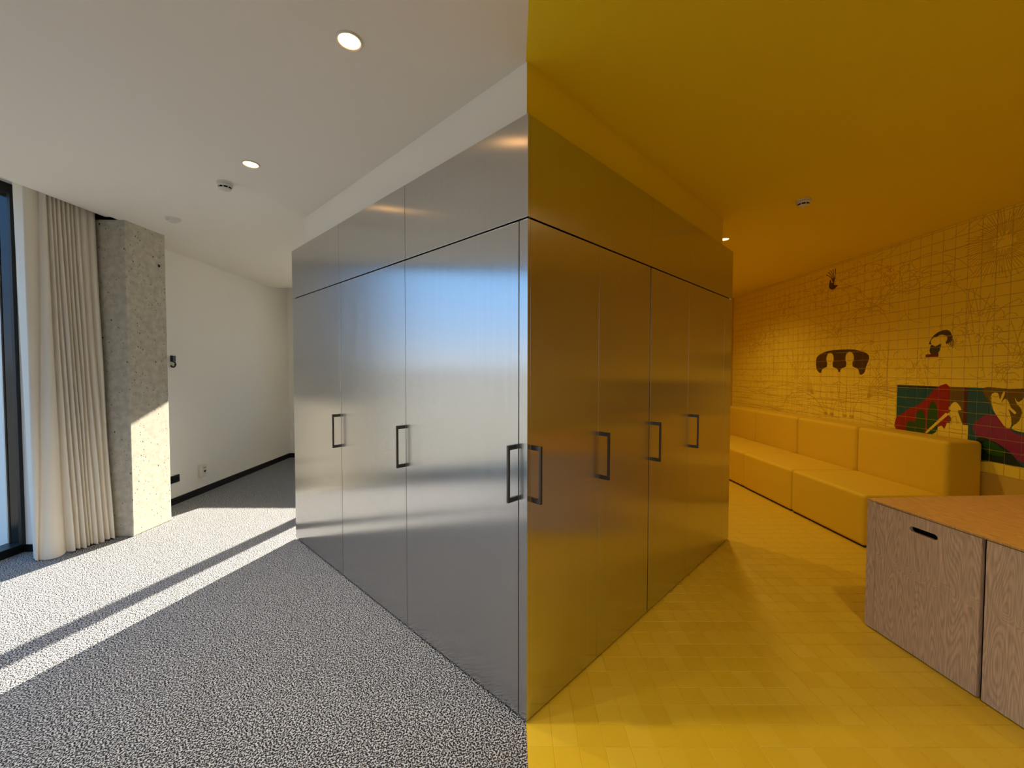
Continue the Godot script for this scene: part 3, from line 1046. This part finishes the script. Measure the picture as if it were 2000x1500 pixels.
# ---------------------------------------------------------------- wooden counter
func slot_board(w0: float, w1: float, y0: float, y1: float, sc: Vector2, sw: float, sh: float, th: float) -> ArrayMesh:
	# a board in the z-y plane, its face towards -x, with a rounded grip hole
	var st := st_new()
	var r := sh / 2.0
	var angs := []
	for k in 48:
		angs.append(TAU * k / 48.0)
	for cz in [w0, w1]:
		for cy in [y0, y1]:
			angs.append(fposmod(atan2(cy - sc.y, cz - sc.x), TAU))
	angs.sort()
	var inner := []
	var outer := []
	for a in angs:
		var d := Vector2(cos(a), sin(a))
		var t := 0.0
		for k in 40:
			var q := d * (t + 0.004)
			var core := Vector2(clampf(q.x, -(sw / 2.0 - r), sw / 2.0 - r), 0)
			if q.distance_to(core) > r:
				break
			t += 0.004
		for k in 8:
			var q2 := d * (t + 0.0005)
			if q2.distance_to(Vector2(clampf(q2.x, -(sw / 2.0 - r), sw / 2.0 - r), 0)) > r:
				break
			t += 0.0005
		inner.append(sc + d * t)
		var tx := 1e9
		if absf(d.x) > 1e-6:
			tx = ((w1 if d.x > 0 else w0) - sc.x) / d.x
		if absf(d.y) > 1e-6:
			tx = minf(tx, ((y1 if d.y > 0 else y0) - sc.y) / d.y)
		outer.append(sc + d * tx)
	var n := angs.size()
	var v := func(p: Vector2, x: float) -> Vector3: return Vector3(x, p.y, p.x)
	for k in n:
		var k2 := (k + 1) % n
		quad(st, v.call(inner[k], 0.0), v.call(inner[k2], 0.0), v.call(outer[k2], 0.0), v.call(outer[k], 0.0), Vector3.LEFT)
		quad(st, v.call(inner[k], th), v.call(inner[k2], th), v.call(outer[k2], th), v.call(outer[k], th), Vector3.RIGHT)
		var mi: Vector2 = sc - (inner[k] + inner[k2]) / 2.0
		flat_quad(st, v.call(inner[k], 0.0), v.call(inner[k2], 0.0), v.call(inner[k2], th), v.call(inner[k], th), Vector3(0, mi.y, mi.x))
		var mo: Vector2 = (outer[k] + outer[k2]) / 2.0 - sc
		flat_quad(st, v.call(outer[k], 0.0), v.call(outer[k2], 0.0), v.call(outer[k2], th), v.call(outer[k], th), Vector3(0, mo.y, mo.x))
	return st.commit()


func build_counter() -> void:
	var zd := Vector3(0.07, 0, 0.99755).normalized()
	var xd := Vector3(zd.z, 0, -zd.x)
	var base := Vector3(2.097, 0, -2.400)
	var t := Transform3D(Basis(xd, Vector3.UP, zd), base)
	var top := thing("worktop", "oak worktop in one piece lying across the two wooden cabinets", "worktop", t)
	mesh_obj("slab", round_box_mesh(Vector3(-0.002, 0.745, -0.002), Vector3(1.55, 0.756, 1.13), 0.002), M.wood_top, top)
	var a := thing("counter_cabinet", "pale oak cabinet with a rounded grip slot in its door, beside the yellow sofa", "cabinet", t, "oak cabinets under the worktop")
	mesh_obj("carcass", box_mesh(Vector3(0.05, 0.008, 0.053), Vector3(1.5, 0.744, 0.562)), M.dark_gap, a)
	mesh_obj("end_panel", round_box_mesh(Vector3(0.0, 0.004, 0.0), Vector3(1.54, 0.745, 0.0525), 0.0012), M.wood, a)
	mesh_obj("door", slot_board(0.0555, 0.556, 0.006, 0.742, Vector2(0.3075, 0.669), 0.138, 0.030, 0.02), M.wood, a)
	var b := thing("counter_cabinet", "pale oak cabinet at the right edge, right of the dark vertical gap", "cabinet", t, "oak cabinets under the worktop")
	mesh_obj("carcass", box_mesh(Vector3(0.05, 0.008, 0.575), Vector3(1.5, 0.744, 1.08)), M.dark_gap, b)
	mesh_obj("door", slot_board(0.575, 1.0755, 0.006, 0.742, Vector2(0.83, 0.669), 0.138, 0.030, 0.02), M.wood, b)
	mesh_obj("end_panel", round_box_mesh(Vector3(0.0, 0.004, 1.08), Vector3(1.54, 0.745, 1.1325), 0.0012), M.wood, b)


# ---------------------------------------------------------------- curtain
func build_curtain() -> void:
	var top := [Vector2(-3.80, -3.17), Vector2(-3.691, -3.144), Vector2(-3.685, -3.241), Vector2(-3.683, -3.288), Vector2(-3.681, -3.316), Vector2(-3.679, -3.344), Vector2(-3.677, -3.379), Vector2(-3.675, -3.409), Vector2(-3.673, -3.442), Vector2(-3.671, -3.472), Vector2(-3.669, -3.511), Vector2(-3.665, -3.583), Vector2(-3.660, -3.650)]
	var bot := [Vector2(-3.80, -3.22), Vector2(-3.735, -3.174), Vector2(-3.728, -3.195), Vector2(-3.679, -3.348), Vector2(-3.664, -3.393), Vector2(-3.653, -3.427), Vector2(-3.642, -3.461), Vector2(-3.634, -3.483), Vector2(-3.628, -3.503), Vector2(-3.616, -3.539), Vector2(-3.603, -3.579), Vector2(-3.590, -3.615), Vector2(-3.576, -3.645)]
	var amp := [0.004, 0.012, 0.045, 0.04, 0.036, 0.044, 0.036, 0.04, 0.034, 0.04, 0.034, 0.03]
	var rows := 40
	var per := 9
	var st := st_new()
	st.set_smooth_group(0)
	var grid := []
	for r in rows + 1:
		var v := float(r) / rows
		var y := lerpf(2.95, 0.012, v)
		var e := pow(v, 1.3)
		var row := []
		for i in top.size() - 1:
			for k in per:
				var f := float(k) / per
				var a: Vector2 = top[i].lerp(bot[i], e)
				var b: Vector2 = top[i + 1].lerp(bot[i + 1], e)
				var n := Vector2(0.93, 0.37)
				var w := a.distance_to(b)
				var bulge: float = minf(amp[i] * (1.1 + 0.6 * e), w * 2.0) * pow(sin(PI * f), 0.75)
				bulge *= 1.0 + 0.10 * sin(v * 9.0 + i * 2.1)
				var p := a.lerp(b, f) + n * bulge
				p += n * 0.006 * sin(v * 14.0 + i * 1.7 + f * 2.0) * v
				var yy := y + (0.006 * sin(i * 1.9 + f * 3.0) if r == rows else 0.0)
				row.append(Vector3(p.x, yy, p.y))
		var last: Vector2 = top[top.size() - 1].lerp(bot[bot.size() - 1], e)
		row.append(Vector3(last.x, y, last.y))
		grid.append(row)
	for r in rows:
		for k in grid[0].size() - 1:
			var a: Vector3 = grid[r][k]
			var b: Vector3 = grid[r][k + 1]
			var c: Vector3 = grid[r + 1][k + 1]
			var d: Vector3 = grid[r + 1][k]
			for tr in [[a, b, c], [a, c, d]]:
				for p in tr:
					st.set_uv(Vector2(k * 0.02, p.y))
					st.add_vertex(p)
	st.index()
	st.generate_normals()
	var o := thing("curtain", "grey pleated floor-length curtain gathered between the dark window frame and the concrete column", "curtain")
	mesh_obj("cloth", st.commit(), M.curtain, o)
	mesh_obj("rail", box_mesh(Vector3(-3.70, 2.955, -3.66), Vector3(-3.66, 2.998, 2.3)), M.alu, o)


# ---------------------------------------------------------------- ceiling fittings
func downlight(at: Vector3, label: String, energy: float, group: String, cone := 72.0, tint := Color(1.0, 0.86, 0.66)) -> void:
	var o := thing("downlight", label, "downlight", Transform3D(Basis(), at), group)
	var st := st_new()
	lathe(st, [Vector2(0.0425, 0.0), Vector2(0.0425, -0.004), Vector2(0.047, -0.0065), Vector2(0.0525, -0.003), Vector2(0.0535, 0.0)], 40)
	mesh_obj("trim_ring", st.commit(), M.plastic, o)
	var sd := st_new()
	lathe(sd, [Vector2(0.0, -0.0035), Vector2(0.0425, -0.0015)], 40)
	mesh_obj("lamp_lens", sd.commit(), M.lamp, o)
	var l := SpotLight3D.new()
	l.name = "light"
	l.light_color = tint
	l.light_energy = energy
	l.light_size = 0.04
	l.spot_angle = cone
	l.spot_angle_attenuation = 0.8
	l.spot_range = 14.0
	l.spot_attenuation = 2.0
	l.shadow_enabled = true
	l.transform = Transform3D(Basis(Vector3(1, 0, 0), -PI / 2), Vector3(0, -0.05, 0))
	o.add_child(l)


func smoke_detector(at: Vector3, turn: float, label: String, mat: Material) -> void:
	var o := thing("smoke_detector", label, "smoke detector", Transform3D(Basis(Vector3.UP, turn), at), "ceiling smoke detectors")
	var st := st_new()
	lathe(st, [Vector2(0.0, 0.0), Vector2(0.050, 0.0), Vector2(0.051, -0.010), Vector2(0.047, -0.013)], 40)
	mesh_obj("base", st.commit(), mat, o)
	var sh := st_new()
	lathe(sh, [Vector2(0.045, -0.012), Vector2(0.047, -0.016), Vector2(0.046, -0.027), Vector2(0.041, -0.030)], 40)
	lathe(sh, [Vector2(0.038, -0.040), Vector2(0.037, -0.044), Vector2(0.030, -0.049), Vector2(0.0, -0.051)], 40)
	for k in 8:
		var a := TAU * k / 8.0
		var d := Vector3(cos(a), 0, sin(a))
		var s := Vector3(-d.z, 0, d.x)
		var p := [d * 0.041 + Vector3(0, -0.029, 0), d * 0.038 + Vector3(0, -0.041, 0)]
		flat_quad(sh, p[0] - s * 0.003, p[0] + s * 0.003, p[1] + s * 0.003, p[1] - s * 0.003, d)
	mesh_obj("head", sh.commit(), mat, o)
	var sv := st_new()
	lathe(sv, [Vector2(0.036, -0.028), Vector2(0.034, -0.043)], 40)
	mesh_obj("vent", sv.commit(), M.dark_gap, o)


func build_ceiling_fittings() -> void:
	var g := "recessed ceiling downlights"
	downlight(Vector3(-0.657, CEIL, -1.698), "lit round downlight in the white ceiling, the larger and nearer of the two", 1.5, g, 56.0, Color(1.0, 0.92, 0.80))
	downlight(Vector3(-1.682, CEIL, -2.687), "lit round downlight in the white ceiling, farther back near the smoke detector", 1.5, g, 56.0, Color(1.0, 0.92, 0.80))
	downlight(Vector3(2.131, CEIL, -4.175), "lit round downlight in the yellow ceiling, just above the steel wardrobes' far corner", 0.80, g)
	downlight(Vector3(1.79, CEIL, -1.31), "lit downlight in the yellow ceiling over the aisle beside the wooden counter", 0.80, g)
	downlight(Vector3(0.98, CEIL, -4.62), "lit downlight in the yellow ceiling behind the steel wardrobes", 0.80, g)
	downlight(Vector3(2.7, CEIL, -6.1), "lit downlight in the yellow ceiling at the far end of the sofa row", 0.80, g)
	downlight(Vector3(3.0, CEIL, 0.6), "lit downlight in the yellow ceiling behind the camera", 0.80, g)
	downlight(Vector3(-2.1, CEIL, -1.0), "lit downlight in the white ceiling left of the camera", 1.15, g, 62.0, Color(1.0, 0.92, 0.80))
	downlight(Vector3(-0.8, CEIL, 0.2), "lit downlight in the white ceiling just behind the camera", 1.15, g, 62.0, Color(1.0, 0.92, 0.80))
	downlight(Vector3(-2.7, CEIL, 0.8), "lit downlight in the white ceiling behind the camera near the windows", 1.15, g, 62.0, Color(1.0, 0.92, 0.80))
	smoke_detector(Vector3(-2.035, CEIL, -2.955), 0.3, "white smoke detector with dark vents, on the white ceiling behind the second downlight", M.plastic)
	smoke_detector(Vector3(2.262, CEIL, -3.235), 0.6, "smoke detector with dark vents on the yellow ceiling", M.detector_yellow if M.has("detector_yellow") else M.plastic)
	var o := thing("motion_sensor", "flat white domed sensor on the white ceiling near the concrete column", "sensor", Transform3D(Basis(), Vector3(-2.965, CEIL, -3.64)))
	var st := st_new()
	lathe(st, [Vector2(0.0, 0.0), Vector2(0.058, 0.0), Vector2(0.056, -0.012), Vector2(0.050, -0.016), Vector2(0.044, -0.017)], 40)
	mesh_obj("base", st.commit(), M.plastic, o)
	var sd := st_new()
	lathe(sd, [Vector2(0.042, -0.015), Vector2(0.036, -0.026), Vector2(0.022, -0.034), Vector2(0.0, -0.037)], 40)
	mesh_obj("lens", sd.commit(), M.plastic, o)


# ---------------------------------------------------------------- small things on the left wall
func build_wall_fittings() -> void:
	var turn := Basis(Vector3.UP, PI / 2 + 0.028)     # local +z looks into the room
	# black socket
	var s := thing("wall_socket", "black double socket plate on the grey wall, right beside the concrete column", "socket", Transform3D(turn, Vector3(-3.785, 0.286, -4.555)))
	mesh_obj("plate", round_box_mesh(Vector3(-0.085, -0.041, -0.002), Vector3(0.085, 0.041, 0.011), 0.003), M.frame, s)
	for k in [-0.04, 0.042]:
		var st := st_new()
		lathe(st, [Vector2(0.0, 0.0115), Vector2(0.019, 0.0115), Vector2(0.020, 0.0135), Vector2(0.022, 0.011)], 24)
		mesh_obj("socket_well", st.commit(), M.dark_gap, s, Transform3D(Basis(Vector3(1, 0, 0), PI / 2), Vector3(k, 0, 0)))
	# white box with printed label
	var d := thing("wifi_box", "small white box with a printed wireless symbol, low on the grey wall", "router", Transform3D(turn, Vector3(-3.798, 0.284, -4.985)))
	mesh_obj("case", round_box_mesh(Vector3(-0.04, -0.073, -0.003), Vector3(0.04, 0.073, 0.045), 0.004, 2), M.plastic, d)
	var ink := plain(Color(0.22, 0.22, 0.30), 0.6)
	var fan := st_new()
	for k in 8:
		var a0 := PI / 2 - 0.75 + 1.5 * k / 8.0
		var a1 := PI / 2 - 0.75 + 1.5 * (k + 1) / 8.0
		var c := Vector3(0.004, -0.030, 0.0458)
		tri(fan, c, c + Vector3(cos(a0), sin(a0), 0) * 0.036, c + Vector3(cos(a1), sin(a1), 0) * 0.036, Vector3(0, 0, 1))
	mesh_obj("wireless_symbol", fan.commit(), ink, d)
	var tm := TextMesh.new()
	tm.text = "WiFi"
	tm.font = SystemFont.new()
	tm.font.font_names = PackedStringArray(["Droid Sans"])
	tm.font_size = 24
	tm.pixel_size = 0.0011
	tm.depth = 0.0006
	mesh_obj("label_text", tm, ink, d, Transform3D(Basis(), Vector3(0.003, 0.035, 0.0455)))
	# hook
	var h := thing("coat_hook", "black hook on the grey wall at eye height, peeping past the concrete column", "hook", Transform3D(Basis(Vector3.UP, 0.0), Vector3(-3.790, 1.60, -4.585)))
	mesh_obj("plate", round_box_mesh(Vector3(-0.004, 0.0, -0.02), Vector3(0.03, 0.068, 0.022), 0.003), plain(Color(0.16, 0.18, 0.2), 0.35, 0.5), h)
	var pts := []
	for k in 14:
		var a := PI * 1.35 * k / 13.0
		pts.append(Vector3(0.024, -0.028 + 0.030 * cos(a), 0.012 - 0.032 * sin(a)))
	var sth := st_new()
	tube(sth, pts, 0.009, 10)
	mesh_obj("prong", sth.commit(), M.frame, h)
